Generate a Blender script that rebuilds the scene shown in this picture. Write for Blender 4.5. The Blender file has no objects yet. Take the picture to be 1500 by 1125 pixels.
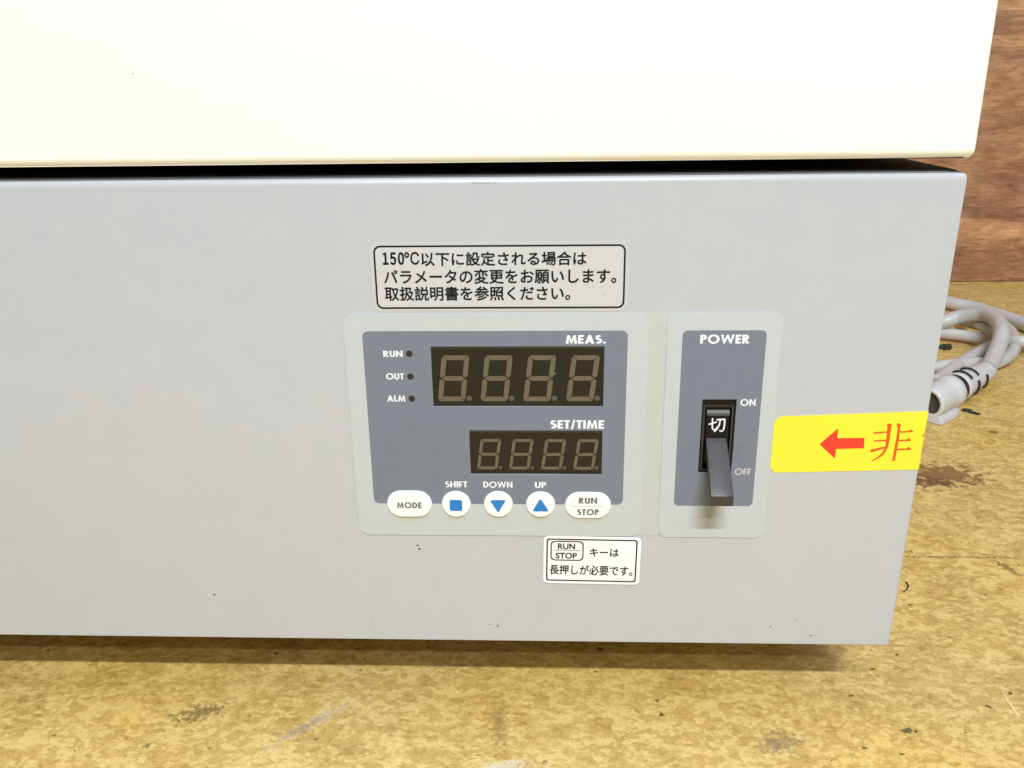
import bpy, bmesh, math, random
from mathutils import Vector, Matrix
random.seed(7)
sc = bpy.context.scene
COL = sc.collection
MM = 0.001

# ------------------------------------------------------------------ camera
cam = bpy.data.cameras.new('camera'); cam_o = bpy.data.objects.new('camera', cam); COL.objects.link(cam_o)
cam.sensor_width = 36.0; cam.lens = 30.72; cam.clip_start = 0.01; cam.clip_end = 50
_R = Matrix(((0.99918, -0.00007, 0.04039), (0.0382, 0.32647, -0.94444), (-0.01312, 0.94521, 0.3262)))
cam_o.matrix_world = Matrix.Translation((-0.14775, -0.32624, 0.27249)) @ _R.to_4x4()
sc.camera = cam_o

# ------------------------------------------------------------------ light of the room
w = bpy.data.worlds.new('World'); sc.world = w; w.use_nodes = True
wb = w.node_tree.nodes['Background']
wb.inputs[0].default_value = (0.90, 0.95, 1.0, 1); wb.inputs[1].default_value = 0.17
sc.view_settings.view_transform = 'Standard'; sc.view_settings.look = 'None'
sc.view_settings.exposure = 0.0; sc.view_settings.gamma = 1.0

def area_lamp(name, x, deg, dist, length, width, power, aim=(-0.15, 0, 0.05), col=(0.945, 0.98, 1.02)):
    L = bpy.data.lights.new(name, 'AREA'); L.shape = 'RECTANGLE'; L.size = length; L.size_y = width
    L.energy = power; L.color = col
    o = bpy.data.objects.new(name, L); COL.objects.link(o)
    a = math.radians(deg)
    o.location = (x, -math.sin(a) * dist, 0.05 + math.cos(a) * dist)
    d = Vector((x, 0, 0.05)) - o.location
    z = -d.normalized(); xx = Vector((1, 0, 0)); yy = z.cross(xx)
    o.matrix_world = Matrix.Translation(o.location) @ Matrix((xx, yy, z)).transposed().to_4x4()
    return o
area_lamp('fluorescent_tube_lamp', 0.0, 41, 1.9, 0.6, 0.04, 34)
area_lamp('ceiling_bounce_fill', 0.45, 10, 2.0, 2.2, 1.3, 15)  # added soft fill standing in for light bounced off the ceiling
area_lamp('fluorescent_tube_lamp', 0.05, 49.5, 2.2, 0.6, 0.04, 9)

# ------------------------------------------------------------------ materials
def mat(name, base, rough=0.5, metal=0.0, coat=0.0, spec=0.5, emis=None):
    m = bpy.data.materials.new(name); m.use_nodes = True
    b = m.node_tree.nodes['Principled BSDF']
    b.inputs['Base Color'].default_value = (*base, 1); b.inputs['Roughness'].default_value = rough
    b.inputs['Metallic'].default_value = metal; b.inputs['Coat Weight'].default_value = coat
    b.inputs['Specular IOR Level'].default_value = spec
    return m
def nodes(m):
    nt = m.node_tree; return nt, nt.nodes, nt.links, nt.nodes['Principled BSDF']
def N(nt, kind, **kw):
    n = nt.nodes.new(kind)
    for k, v in kw.items():
        if k.startswith('i_'):
            key = k[2:].replace('_', ' ')
            n.inputs[int(key) if key.isdigit() else key].default_value = v
        else: setattr(n, k, v)
    return n
def obj_coord(nt, scale=(1, 1, 1), rot=(0, 0, 0)):
    g = N(nt, 'ShaderNodeNewGeometry'); mp = N(nt, 'ShaderNodeMapping')
    mp.inputs['Scale'].default_value = scale; mp.inputs['Rotation'].default_value = rot
    nt.links.new(g.outputs['Position'], mp.inputs['Vector']); return mp.outputs[0]
def mixc(nt, fac, a, b, mode='MIX'):
    n = N(nt, 'ShaderNodeMix', data_type='RGBA', blend_type=mode)
    for s, v in ((0, fac), (6, a), (7, b)):
        if isinstance(v, (int, float)): n.inputs[s].default_value = v
        elif isinstance(v, tuple): n.inputs[s].default_value = (*v, 1) if len(v) == 3 else v
        else: nt.links.new(v, n.inputs[s])
    return n.outputs[2]
def ramp(nt, src, stops, interp='LINEAR'):
    r = N(nt, 'ShaderNodeValToRGB'); r.color_ramp.interpolation = interp
    e = r.color_ramp.elements
    while len(e) < len(stops): e.new(0.5)
    for k, (p, c) in enumerate(stops):
        e[k].position = p; e[k].color = (*c, 1) if isinstance(c, tuple) else (c, c, c, 1)
    nt.links.new(src, r.inputs[0]); return r.outputs[0]
def math_n(nt, op, a, b=None, clamp=False):
    n = N(nt, 'ShaderNodeMath', operation=op, use_clamp=clamp)
    for s, v in ((0, a), (1, b)):
        if v is None: continue
        if isinstance(v, (int, float)): n.inputs[s].default_value = v
        else: nt.links.new(v, n.inputs[s])
    return n.outputs[0]
def noise(nt, vec, scale, detail=3, rough=0.5, dist=0.0):
    n = N(nt, 'ShaderNodeTexNoise'); n.inputs['Scale'].default_value = scale
    n.inputs['Detail'].default_value = detail; n.inputs['Roughness'].default_value = rough
    n.inputs['Distortion'].default_value = dist
    nt.links.new(vec, n.inputs['Vector']); return n.outputs['Fac']
def mottled(name, base, rough, amp=0.04, scale=60, tint=(1.02, 1.0, 0.97), bump=0.0, bscale=1500, **kw):
    m = mat(name, base, rough, **kw); nt, nd, ln, b = nodes(m); v = obj_coord(nt)
    f = noise(nt, v, scale, 4, 0.6); f2 = noise(nt, v, scale * 0.12, 2)
    lo = tuple(c * (1 - amp) for c in base); hi = tuple(min(1, c * (1 + amp) * t) for c, t in zip(base, tint))
    c = mixc(nt, ramp(nt, f, [(0.3, 0.0), (0.7, 1.0)]), lo, hi)
    c2 = mixc(nt, ramp(nt, f2, [(0.35, 0.0), (0.65, 1.0)]), c, mixc(nt, 1.0, c, tint, 'MULTIPLY'))
    ln.new(c2, b.inputs['Base Color'])
    if bump:
        bp = N(nt, 'ShaderNodeBump'); bp.inputs['Strength'].default_value = bump; bp.inputs['Distance'].default_value = 0.0003
        ln.new(noise(nt, v, bscale, 3, 0.6), bp.inputs['Height']); ln.new(bp.outputs[0], b.inputs['Normal'])
    return m
M = {}
M['grey_paint'] = mottled('grey_paint', (0.472, 0.502, 0.540), 0.25, 0.016, 70, (1.015, 1.0, 0.985), 0.2, 2200, spec=.6)
M['cream_paint'] = mottled('cream_paint', (0.86, 0.87, 0.81), 0.38, 0.012, 30, (1.0, 1.0, 0.98), 0.10, 1800)
M['plate'] = mottled('label_plate', (0.505, 0.545, 0.565), 0.5, 0.02, 220, (1.0, 1.0, 0.98), 0.15, 3000)
M['beige_film'] = mottled('beige_film', (0.485, 0.52, 0.51), 0.5, 0.03, 200, (1.02, 1.0, 0.96))
M['blue_grey'] = mottled('blue_grey_print', (0.172, 0.20, 0.255), 0.45, 0.03, 260, (1.0, 1.0, 1.0), 0.15, 3000)
M['white_ink'] = mat('white_ink', (0.80, 0.83, 0.88), 0.5)
M['grey_ink'] = mottled('worn_grey_ink', (0.13, 0.135, 0.14), 0.5, 0.2, 900)
M['black_ink'] = mottled('black_ink', (0.009, 0.009, 0.009), 0.6, 0.3, 700, spec=.2)
M['key'] = mottled('white_key', (0.86, 0.89, 0.93), 0.35, 0.02, 500)
M['blue_ink'] = mottled('blue_ink', (0.012, 0.19, 0.56), 0.4, 0.15, 900, (1.0, 1.05, 1.0))
M['window'] = mat('smoked_window', (0.017, 0.015, 0.010), 0.35, spec=.3)
M['window_edge'] = mat('window_edge', (0.012, 0.011, 0.009), 0.4)
M['segment'] = mottled('unlit_segment', (0.125, 0.103, 0.066), 0.5, 0.08, 700)
M['dot'] = mat('unlit_point', (0.085, 0.078, 0.066), 0.5)
M['lamp_dark'] = mat('dark_indicator', (0.022, 0.016, 0.014), 0.25)
M['black_plastic'] = mat('black_plastic', (0.006, 0.006, 0.006), 0.4, spec=.25)
M['lever'] = mottled('dark_grey_plastic', (0.036, 0.037, 0.042), 0.35, 0.10, 500, bump=0.2)
M['sticker'] = mottled('faded_sticker', (0.535, 0.56, 0.58), 0.5, 0.03, 120)
M['clear_margin'] = mottled('sticker_margin', (0.51, 0.528, 0.54), 0.35, 0.02, 200)
M['white_sticker'] = mottled('white_sticker', (0.85, 0.88, 0.92), 0.45, 0.01, 200)
M['yellow'] = mottled('yellow_sticker', (0.94, 0.77, 0.04), 0.5, 0.012, 200, (1.0, 1.0, 1.0))
M['red_ink'] = mat('red_ink', (0.80, 0.045, 0.018), 0.5)
M['orange_ink'] = mat('orange_red_ink', (0.70, 0.10, 0.01), 0.5)
M['rubber'] = mat('black_rubber', (0.012, 0.012, 0.012), 0.7)
M['cord'] = mottled('white_cord_sheath', (0.55, 0.56, 0.57), 0.38, 0.05, 90, bump=0.1)
M['plug'] = mottled('white_plug_plastic', (0.62, 0.635, 0.665), 0.35, 0.03, 120)
M['plug_face'] = mat('dark_plug_face', (0.055, 0.05, 0.042), 0.5)
M['slot'] = mat('dark_slot', (0.015, 0.015, 0.015), 0.7)
M['crumb'] = mottled('dark_crumb', (0.035, 0.033, 0.022), 0.7, 0.5, 700)
M['dirt'] = mat('dark_speck', (0.03, 0.028, 0.022), 0.7)
M['smudge'] = mat('grey_smudge', (0.36, 0.36, 0.335), 0.6)
M['gasket'] = mat('gasket', (0.01, 0.01, 0.01), 0.8)

# ---- worn yellow bench
def blob_mask(nt, pos, cx, cy, sx, sy, ang, nz, soft=0.25, amp=0.9):
    mp = N(nt, 'ShaderNodeMapping', vector_type='TEXTURE'); mp.inputs['Location'].default_value = (cx, cy, 0)
    mp.inputs['Rotation'].default_value = (0, 0, ang); mp.inputs['Scale'].default_value = (sx, sy, 1)
    nt.links.new(pos, mp.inputs['Vector'])
    l = N(nt, 'ShaderNodeVectorMath', operation='LENGTH'); nt.links.new(mp.outputs[0], l.inputs[0])
    d = math_n(nt, 'ADD', l.outputs['Value'], math_n(nt, 'MULTIPLY', math_n(nt, 'SUBTRACT', nz, 0.5), amp * 2))
    mr = N(nt, 'ShaderNodeMapRange'); mr.inputs['From Min'].default_value = 1.0; mr.inputs['From Max'].default_value = 1.0 - soft
    nt.links.new(d, mr.inputs['Value']); return mr.outputs[0]
m = mat('worn_yellow_bench', (0.6, 0.45, 0.17), 0.45); M['bench'] = m
nt, nd, ln, b = nodes(m)
g = N(nt, 'ShaderNodeNewGeometry'); pos = g.outputs['Position']
def warped(scale, amt, stretch, seed):
    mp = N(nt, 'ShaderNodeMapping'); mp.inputs['Scale'].default_value = stretch; mp.inputs['Location'].default_value = (seed, seed * 1.7, 0)
    mp.inputs['Rotation'].default_value = (0, 0, 0.12); ln.new(pos, mp.inputs['Vector'])
    nn = N(nt, 'ShaderNodeTexNoise'); nn.inputs['Scale'].default_value = scale; nn.inputs['Detail'].default_value = 5; nn.inputs['Roughness'].default_value = 0.68
    ln.new(mp.outputs[0], nn.inputs['Vector'])
    s = N(nt, 'ShaderNodeVectorMath', operation='SUBTRACT'); s.inputs[1].default_value = (0.5, 0.5, 0.5); ln.new(nn.outputs['Color'], s.inputs[0])
    sc_ = N(nt, 'ShaderNodeVectorMath', operation='SCALE'); sc_.inputs['Scale'].default_value = amt; ln.new(s.outputs[0], sc_.inputs[0])
    a = N(nt, 'ShaderNodeVectorMath', operation='ADD'); ln.new(mp.outputs[0], a.inputs[0]); ln.new(sc_.outputs[0], a.inputs[1]); return a.outputs[0]
def cells(vec, scale):
    v = N(nt, 'ShaderNodeTexVoronoi', voronoi_dimensions='2D'); v.inputs['Scale'].default_value = scale; ln.new(vec, v.inputs['Vector'])
    sep = N(nt, 'ShaderNodeSeparateColor'); ln.new(v.outputs['Color'], sep.inputs[0]); return sep.outputs[0], sep.outputs[1], v.outputs['Distance']
c1, c1b, _ = cells(warped(330, 0.007, (0.7, 1.0, 1), 0.0), 380)
c2, c2b, _ = cells(warped(480, 0.004, (0.9, 1.0, 1), 3.1), 620)
c3, c3b, d3 = cells(warped(190, 0.012, (0.62, 1.0, 1), 7.7), 170)
big = noise(nt, pos, 7, 3, 0.55); mid = noise(nt, pos, 32, 4, 0.6)
t = math_n(nt, 'ADD', math_n(nt, 'MULTIPLY', c1, 0.34), math_n(nt, 'MULTIPLY', c2, 0.22))
t = math_n(nt, 'ADD', t, math_n(nt, 'MULTIPLY', c3, 0.18))
t = math_n(nt, 'ADD', t, math_n(nt, 'MULTIPLY', mid, 0.50))
col = ramp(nt, t, [(0.30, (0.43, 0.280, 0.094)), (0.45, (0.55, 0.372, 0.126)), (0.60, (0.61, 0.424, 0.150)), (0.76, (0.75, 0.56, 0.228))])
col = mixc(nt, ramp(nt, big, [(0.42, 0.0), (0.62, 0.75)]), col, mixc(nt, 1.0, col, (1.02, 0.98, 0.72), 'MULTIPLY'))
fine = noise(nt, warped(500, 0.003, (0.6, 1.0, 1), 9.1), 900, 4, 0.7)
col = mixc(nt, 1.0, col, ramp(nt, fine, [(0.34, (0.86, 0.84, 0.80)), (0.5, (1.0, 1.0, 1.0)), (0.66, (1.10, 1.10, 1.08))]), 'MULTIPLY')
# dark crevices and pits
pit = noise(nt, warped(90, 0.01, (0.5, 1.0, 1), 1.3), 210, 5, 0.75)
col = mixc(nt, ramp(nt, pit, [(0.66, 0.0), (0.72, 0.7)]), col, (0.22, 0.135, 0.04))
s1, s1b, sd = cells(warped(300, 0.006, (0.8, 1.0, 1), 5.5), 85)
speck = math_n(nt, 'MULTIPLY', ramp(nt, math_n(nt, 'ADD', sd, math_n(nt, 'MULTIPLY', s1b, 0.09)), [(0.07, 1.0), (0.10, 0.0)]), ramp(nt, s1, [(0.74, 0.0), (0.76, 1.0)]))
col = mixc(nt, math_n(nt, 'MULTIPLY', speck, 0.85), col, (0.07, 0.05, 0.02))
nzA = noise(nt, pos, 160, 5, 0.7); nzB = noise(nt, pos, 420, 4, 0.7)
def P2(t): return t[0] * MM, t[1] * MM
for (p, sx, sy, ang, colr, nz, amp, st) in (
        ((137.5,259.7,0.0), 0.030, 0.020, 0.2, (0.17, 0.075, 0.025), nzA, 2.2, 0.8),
        ((125.5,249.3,0.0), 0.014, 0.010, 0.2, (0.15, 0.07, 0.03), nzA, 2.0, 0.7),
        ((-308.5,-1.1,0.0), 0.011, 0.0045, 0.35, (0.07, 0.068, 0.03), nzB, 3.2, 0.6),
        ((-253.2,-6.2,0.0), 0.018, 0.0028, 0.75, (0.62, 0.56, 0.46), nzB, 3.6, 0.5),
        ((-256.3,-8.9,0.0), 0.010, 0.0018, 0.75, (0.25, 0.21, 0.14), nzB, 3.2, 0.5),
        ((-47.6,-14.4,0.0), 0.008, 0.006, 0.3, (0.16, 0.14, 0.12), nzB, 3.8, 0.5),
        ((-169.1,-5.2,0.0), 0.003, 0.016, 0.05, (0.30, 0.20, 0.08), nzB, 3.0, 0.6),
        ((-322.8,-22.5,0.0), 0.002, 0.0015, 0.6, (0.12, 0.10, 0.03), nzB, 2.6, 0.7),
        ((11.2,-5.4,0.0), 0.0035, 0.002, 0, (0.06, 0.07, 0.02), nzB, 2.4, 0.9),
        ((-166.9,-31.3,0.0), 0.012, 0.003, 0.2, (0.75, 0.68, 0.52), nzB, 2.4, 0.7),
        ((94.9,144.9,0.0), 0.040, 0.0012, 0.0, (0.22, 0.15, 0.06), nzB, 2.6, 0.7),
        ((64.5,11.4,0.0), 0.0005, 0.011, -0.06, (0.85, 0.72, 0.40), nzB, 1.2, 0.9),
        ((213.8,343.5,0.0), 0.006, 0.003, 0.0, (0.13, 0.10, 0.03), nzB, 2.4, 0.9),
        ((121.5,132.8,0.0), 0.0025, 0.009, 0.3, (0.17, 0.13, 0.05), nzB, 2.4, 0.8)):
    mk = blob_mask(nt, pos, p[0] * MM, p[1] * MM, sx, sy, ang, nz, 0.3, amp)
    col = mixc(nt, math_n(nt, 'MULTIPLY', mk, st), col, colr)
ln.new(col, b.inputs['Base Color'])
ln.new(ramp(nt, mid, [(0.3, 0.38), (0.7, 0.58)]), b.inputs['Roughness'])
bp = N(nt, 'ShaderNodeBump'); bp.inputs['Strength'].default_value = 0.35; bp.inputs['Distance'].default_value = 0.0006
ln.new(math_n(nt, 'ADD', t, math_n(nt, 'MULTIPLY', pit, -0.6)), bp.inputs['Height']); ln.new(bp.outputs[0], b.inputs['Normal'])

# ---- wood strips of the wall: tone comes from each strip's own colour
m = mat('wall_wood', (0.3, 0.16, 0.08), 0.5); M['wood'] = m
nt, nd, ln, b = nodes(m); g = N(nt, 'ShaderNodeNewGeometry'); pos = g.outputs['Position']
oi = N(nt, 'ShaderNodeObjectInfo')
off = N(nt, 'ShaderNodeVectorMath', operation='SCALE'); off.inputs[0].default_value = (3.1, 0, 7.3); ln.new(oi.outputs['Random'], off.inputs['Scale'])
ad = N(nt, 'ShaderNodeVectorMath', operation='ADD'); ln.new(pos, ad.inputs[0]); ln.new(off.outputs[0], ad.inputs[1])
mp = N(nt, 'ShaderNodeMapping'); mp.inputs['Scale'].default_value = (0.2, 1, 1); ln.new(ad.outputs[0], mp.inputs['Vector'])
grain = noise(nt, mp.outputs[0], 260, 6, 0.72, 0.5)
mp2 = N(nt, 'ShaderNodeMapping'); mp2.inputs['Scale'].default_value = (0.35, 1, 1); ln.new(pos, mp2.inputs['Vector'])
pat = noise(nt, mp2.outputs[0], 38, 5, 0.62, 0.6)
gcol = ramp(nt, grain, [(0.32, (0.66, 0.60, 0.55)), (0.50, (0.98, 0.98, 0.98)), (0.66, (1.26, 1.26, 1.24))])
pcol = ramp(nt, pat, [(0.30, (0.58, 0.52, 0.50)), (0.52, (1.0, 1.0, 1.0)), (0.72, (1.42, 1.42, 1.36))])
col = mixc(nt, 1.0, oi.outputs['Color'], gcol, 'MULTIPLY'); col = mixc(nt, 1.0, col, pcol, 'MULTIPLY')
ln.new(col, b.inputs['Base Color'])

# ------------------------------------------------------------------ helpers
def mesh_obj(name, me, m, parent=None):
    me.name = name
    if m is not None:
        me.materials.clear(); me.materials.append(M[m] if isinstance(m, str) else m)
    o = bpy.data.objects.new(name, me); COL.objects.link(o)
    if parent is not None:
        o.parent = parent
        if parent.type == 'EMPTY': o.location = -parent.location
    return o
def empty(name, loc, label, cat, group=None):
    o = bpy.data.objects.new(name, None); COL.objects.link(o); o.location = loc; o.empty_display_size = 0.05
    o['label'] = label; o['category'] = cat
    if group: o['group'] = group
    return o
def tag(o, label, cat, group=None):
    o['label'] = label; o['category'] = cat
    if group: o['group'] = group
    return o
def bm_mesh(bm, name='m', smooth=False):
    me = bpy.data.meshes.new(name); bmesh.ops.recalc_face_normals(bm, faces=bm.faces); bm.to_mesh(me); bm.free()
    if smooth:
        for p in me.polygons: p.use_smooth = True
    return me
def box_mesh(x0, x1, y0, y1, z0, z1, bev=0.0, seg=3, smooth=True):
    bm = bmesh.new()
    bmesh.ops.create_cube(bm, size=1.0, matrix=Matrix.Translation(((x0 + x1) / 2 * MM, (y0 + y1) / 2 * MM, (z0 + z1) / 2 * MM)) @ Matrix.Diagonal(((x1 - x0) * MM, (y1 - y0) * MM, (z1 - z0) * MM, 1)))
    if bev:
        bmesh.ops.bevel(bm, geom=list(bm.edges), offset=bev * MM, segments=seg, profile=0.5, affect='EDGES')
    me = bm_mesh(bm)
    if bev and smooth:
        lim = (bev * 3 * MM) 
        for p in me.polygons:
            n = p.normal
            p.use_smooth = max(abs(n.x), abs(n.y), abs(n.z)) < 0.9999
    return me
def housing_mesh(x0, x1, y0, y1, z0, z1, bv=.8, bb=.7, bt=2.5, lean=3.0):
    bm = bmesh.new()
    bmesh.ops.create_cube(bm, size=1.0, matrix=Matrix.Translation(((x0 + x1) / 2 * MM, (y0 + y1) / 2 * MM, (z0 + z1) / 2 * MM)) @ Matrix.Diagonal(((x1 - x0) * MM, (y1 - y0) * MM, (z1 - z0) * MM, 1)))
    def lev(e, z): return all(abs(v.co.z - z * MM) < 1e-6 for v in e.verts)
    bmesh.ops.bevel(bm, geom=[e for e in bm.edges if not lev(e, z0) and not lev(e, z1)], offset=bv * MM, segments=3, profile=.5, affect='EDGES')
    bmesh.ops.bevel(bm, geom=[e for e in bm.edges if lev(e, z0)], offset=bb * MM, segments=5, profile=.5, affect='EDGES')
    bmesh.ops.bevel(bm, geom=[e for e in bm.edges if lev(e, z1)], offset=bt * MM, segments=5, profile=.5, affect='EDGES')
    for v in bm.verts:
        if v.co.x > -10 * MM: v.co.x += lean * (v.co.z - z0 * MM) / 200    # the right side leans out a little towards the top
    me = bm_mesh(bm)
    for p in me.polygons: p.use_smooth = max(abs(p.normal.x), abs(p.normal.y), abs(p.normal.z)) < .999
    return me
def boolean(me, cutters):
    o = bpy.data.objects.new('tmp', me); COL.objects.link(o); tmp = []
    for c in cutters:
        co = bpy.data.objects.new('cut', c); COL.objects.link(co); tmp.append(co)
        md = o.modifiers.new('b', 'BOOLEAN'); md.operation = 'DIFFERENCE'; md.solver = 'EXACT'; md.object = co
    dg = bpy.context.evaluated_depsgraph_get(); dg.update()
    r = bpy.data.meshes.new_from_object(o.evaluated_get(dg))
    for t_ in tmp: bpy.data.objects.remove(t_)
    bpy.data.objects.remove(o); return r
def rr(x0, z0, x1, z1, r, n=8):
    pts = []
    for cx, cz, a0 in ((x1 - r, z1 - r, 0), (x0 + r, z1 - r, 90), (x0 + r, z0 + r, 180), (x1 - r, z0 + r, 270)):
        for k in range(n + 1):
            a = math.radians(a0 + 90 * k / n); pts.append((cx + r * math.cos(a), cz + r * math.sin(a)))
    return pts
def circ(cx, cz, r, n=24, rz=None):
    return [(cx + r * math.cos(2 * math.pi * k / n), cz + (rz or r) * math.sin(2 * math.pi * k / n)) for k in range(n)]
def rot2(pts, ang, c):
    ca, sa = math.cos(ang), math.sin(ang)
    return [(c[0] + (x - c[0]) * ca - (z - c[1]) * sa, c[1] + (x - c[0]) * sa + (z - c[1]) * ca) for x, z in pts]
def flat(polys, y, t=0.0):
    """filled outline (holes by even-odd) standing on the front plane at depth y (mm); t = thickness towards the viewer"""
    cu = bpy.data.curves.new('c', 'CURVE'); cu.dimensions = '2D'; cu.fill_mode = 'BOTH' if t else 'FRONT' if False else 'BOTH'
    for pl in polys:
        s = cu.splines.new('POLY'); s.points.add(len(pl) - 1); s.use_cyclic_u = True
        for q, (x, z) in zip(s.points, pl): q.co = (x, z, 0, 1)
    if t: cu.extrude = t / 2
    o = bpy.data.objects.new('c', cu); COL.objects.link(o)
    dg = bpy.context.evaluated_depsgraph_get(); me = bpy.data.meshes.new_from_object(o.evaluated_get(dg))
    bpy.data.objects.remove(o)
    for v in me.vertices:
        x, z, e = v.co; v.co = (x * MM, (y - e - t / 2) * MM, z * MM)
    me.update()
    return me
def join_meshes(ms):
    bm = bmesh.new()
    for q in ms: bm.from_mesh(q)
    me = bpy.data.meshes.new('j'); bm.to_mesh(me); bm.free(); return me
def text_mesh(txt, box, y, bold=0.0, shear=0.0, ang=0.0, spacing=1.0):
    cu = bpy.data.curves.new('t', 'FONT'); cu.body = txt; cu.resolution_u = 4; cu.space_character = spacing
    o = bpy.data.objects.new('t', cu); COL.objects.link(o)
    dg = bpy.context.evaluated_depsgraph_get(); me = bpy.data.meshes.new_from_object(o.evaluated_get(dg))
    bpy.data.objects.remove(o)
    xs = [v.co.x for v in me.vertices]; ys = [v.co.y for v in me.vertices]
    x0, x1, z0, z1 = box[0], box[2], box[1], box[3]
    ax, bx, ay, by = min(xs), max(xs), min(ys), max(ys)
    cc = ((x0 + x1) / 2, (z0 + z1) / 2)
    for v in me.vertices:
        x = x0 + (v.co.x - ax) / (bx - ax) * (x1 - x0); z = z0 + (v.co.y - ay) / (by - ay) * (z1 - z0)
        if ang: (x, z), = rot2([(x, z)], ang, cc)
        v.co = (x * MM, y * MM, z * MM)
    me.update()
    if bold:
        em = (x1 - x0) / (bx - ax) * bold; cps = []
        for k, (dx, dz) in enumerate(((0, 0), (em, em * .5), (-em, -em * .5), (em * .3, -em), (-em * .3, em))):
            c2 = me.copy()
            for v in c2.vertices: v.co = (v.co.x + dx * MM, v.co.y - .002 * k * MM, v.co.z + dz * MM)
            cps.append(c2)
        me = join_meshes(cps)
    return me

# ---- geometric bold capitals drawn as outlines, cap height 1
def ribbon(pts, w, cap=False):
    L, Rr = [], []
    for i, p in enumerate(pts):
        a = pts[max(i - 1, 0)]; c = pts[min(i + 1, len(pts) - 1)]
        dx, dz = c[0] - a[0], c[1] - a[1]; l = math.hypot(dx, dz) or 1
        ww = w[i] if isinstance(w, (list, tuple)) else w
        nx, nz = -dz / l * ww / 2, dx / l * ww / 2
        L.append((p[0] + nx, p[1] + nz)); Rr.append((p[0] - nx, p[1] - nz))
    if not cap: return L + Rr[::-1]
    def arc(c, s, e0, n=5):
        v = (s[0] - c[0], s[1] - c[1]); return [(c[0] + v[0] * math.cos(t) + v[1] * math.sin(t), c[1] - v[0] * math.sin(t) + v[1] * math.cos(t)) for t in [math.pi * k / (n + 1) for k in range(1, n + 1)]]
    return L + arc(pts[-1], L[-1], 0) + Rr[::-1] + arc(pts[0], Rr[0], 0)
def ell(cx, cz, rx, rz, a0=0, a1=360, n=28):
    full = abs(a1 - a0) >= 360
    return [(cx + rx * math.cos(math.radians(a0 + (a1 - a0) * k / n)), cz + rz * math.sin(math.radians(a0 + (a1 - a0) * k / n))) for k in range(n if full else n + 1)]
def glyph(ch, w):
    h = w * 0.86
    if ch == 'I': return [[(0, 0), (w, 0), (w, 1), (0, 1)]], w
    if ch == 'L': return [[(0, 0), (.46, 0), (.46, h), (w, h), (w, 1), (0, 1)]], .46
    if ch == 'E': return [[(0, 0), (.50, 0), (.50, h), (w, h), (w, .5 - h / 2), (.47, .5 - h / 2), (.47, .5 + h / 2), (w, .5 + h / 2), (w, 1 - h), (.50, 1 - h), (.50, 1), (0, 1)]], .50
    if ch == 'F': return [[(0, 0), (w, 0), (w, .45 - h / 2), (.44, .45 - h / 2), (.44, .45 + h / 2), (w, .45 + h / 2), (w, 1 - h), (.47, 1 - h), (.47, 1), (0, 1)]], .47
    if ch == 'T': return [[(.27 - w / 2, 0), (.27 + w / 2, 0), (.27 + w / 2, 1 - h), (.54, 1 - h), (.54, 1), (0, 1), (0, 1 - h), (.27 - w / 2, 1 - h)]], .54
    if ch == 'H': return [[(0, 0), (w, 0), (w, .5 - h / 2), (.70 - w, .5 - h / 2), (.70 - w, 0), (.70, 0), (.70, 1), (.70 - w, 1), (.70 - w, .5 + h / 2), (w, .5 + h / 2), (w, 1), (0, 1)]], .70
    if ch == 'N': return [[(0, 0), (w, 0), (w, .62), (.78 - w * .9, 0), (.78, 0), (.78, 1), (.78 - w, 1), (.78 - w, .38), (w * .9, 1), (0, 1)]], .78
    if ch == 'M':
        W = .98
        return [[(0, 0), (w, 0), (.10 + w * .78, .60), (W / 2 - .05, 0), (W / 2 + .05, 0), (W - .10 - w * .78, .60), (W - w, 0), (W, 0), (W - .13, 1), (W - .13 - w * .75, 1), (W / 2, .42), (.13 + w * .75, 1), (.13, 1)]], W
    if ch == 'A':
        W = .84; k = w * 1.08
        def xl(z): return (W / 2 - w * .45) * z
        def ixl(z): return k + (W / 2 - w * .45) * z
        z0, z1 = .20, .20 + h * .9
        top = (W / 2 - k) / (W / 2 - w * .45)
        return [[(0, 0), (k, 0), (ixl(z0), z0), (W - ixl(z0), z0), (W - k, 0), (W, 0), (W / 2 + w * .45, 1), (W / 2 - w * .45, 1)],
                [(ixl(z1), z1), (W - ixl(z1), z1), (W / 2, min(top, .97) - .02)]], W
    if ch == 'O': return [ell(.52, .5, .52, .53), ell(.52, .5, .52 - w, .53 - w * .92)], 1.04
    if ch == 'D': return [[(0, 0), (.26, 0)] + ell(.26, .5, .46, .5, -90, 90, 18) + [(.26, 1), (0, 1)],
                          [(w, h), (.26, h)] + ell(.26, .5, .46 - w, .5 - h, -90, 90, 18) + [(.26, 1 - h), (w, 1 - h)]], .72
    if ch in 'PR':
        r = .29; cz = 1 - r
        out = [(0, 0), (w, 0)]
        if ch == 'P': out += [(w, 1 - 2 * r), (.28, 1 - 2 * r)] + ell(.28, cz, r, r, -90, 90, 14) + [(0, 1)]; W = .57
        else: out += [(w, .40), (.42 - w * .25, 0), (.66, 0), (.40, .44)] + ell(.30, cz, r - .01, r, -60, 90, 14) + [(0, 1)]; W = .66
        hole = [(w, 1 - 2 * r + h * .95), (.26, 1 - 2 * r + h * .95)] + ell(.26, cz, max(r - w * .85, .08), max(r - h * .95, .05), -90, 90, 10) + [(w, 1 - h * .95)]
        return [out, hole], W
    if ch == 'U':
        W = .68; r = W / 2
        return [[(0, 1), (0, .34)] + ell(r, .34, r, .36, 180, 360, 18) + [(W, 1), (W - w, 1), (W - w, .34)] + ell(r, .34, r - w, .36 - h, 0, -180, 18) + [(w, 1)]], W
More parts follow.
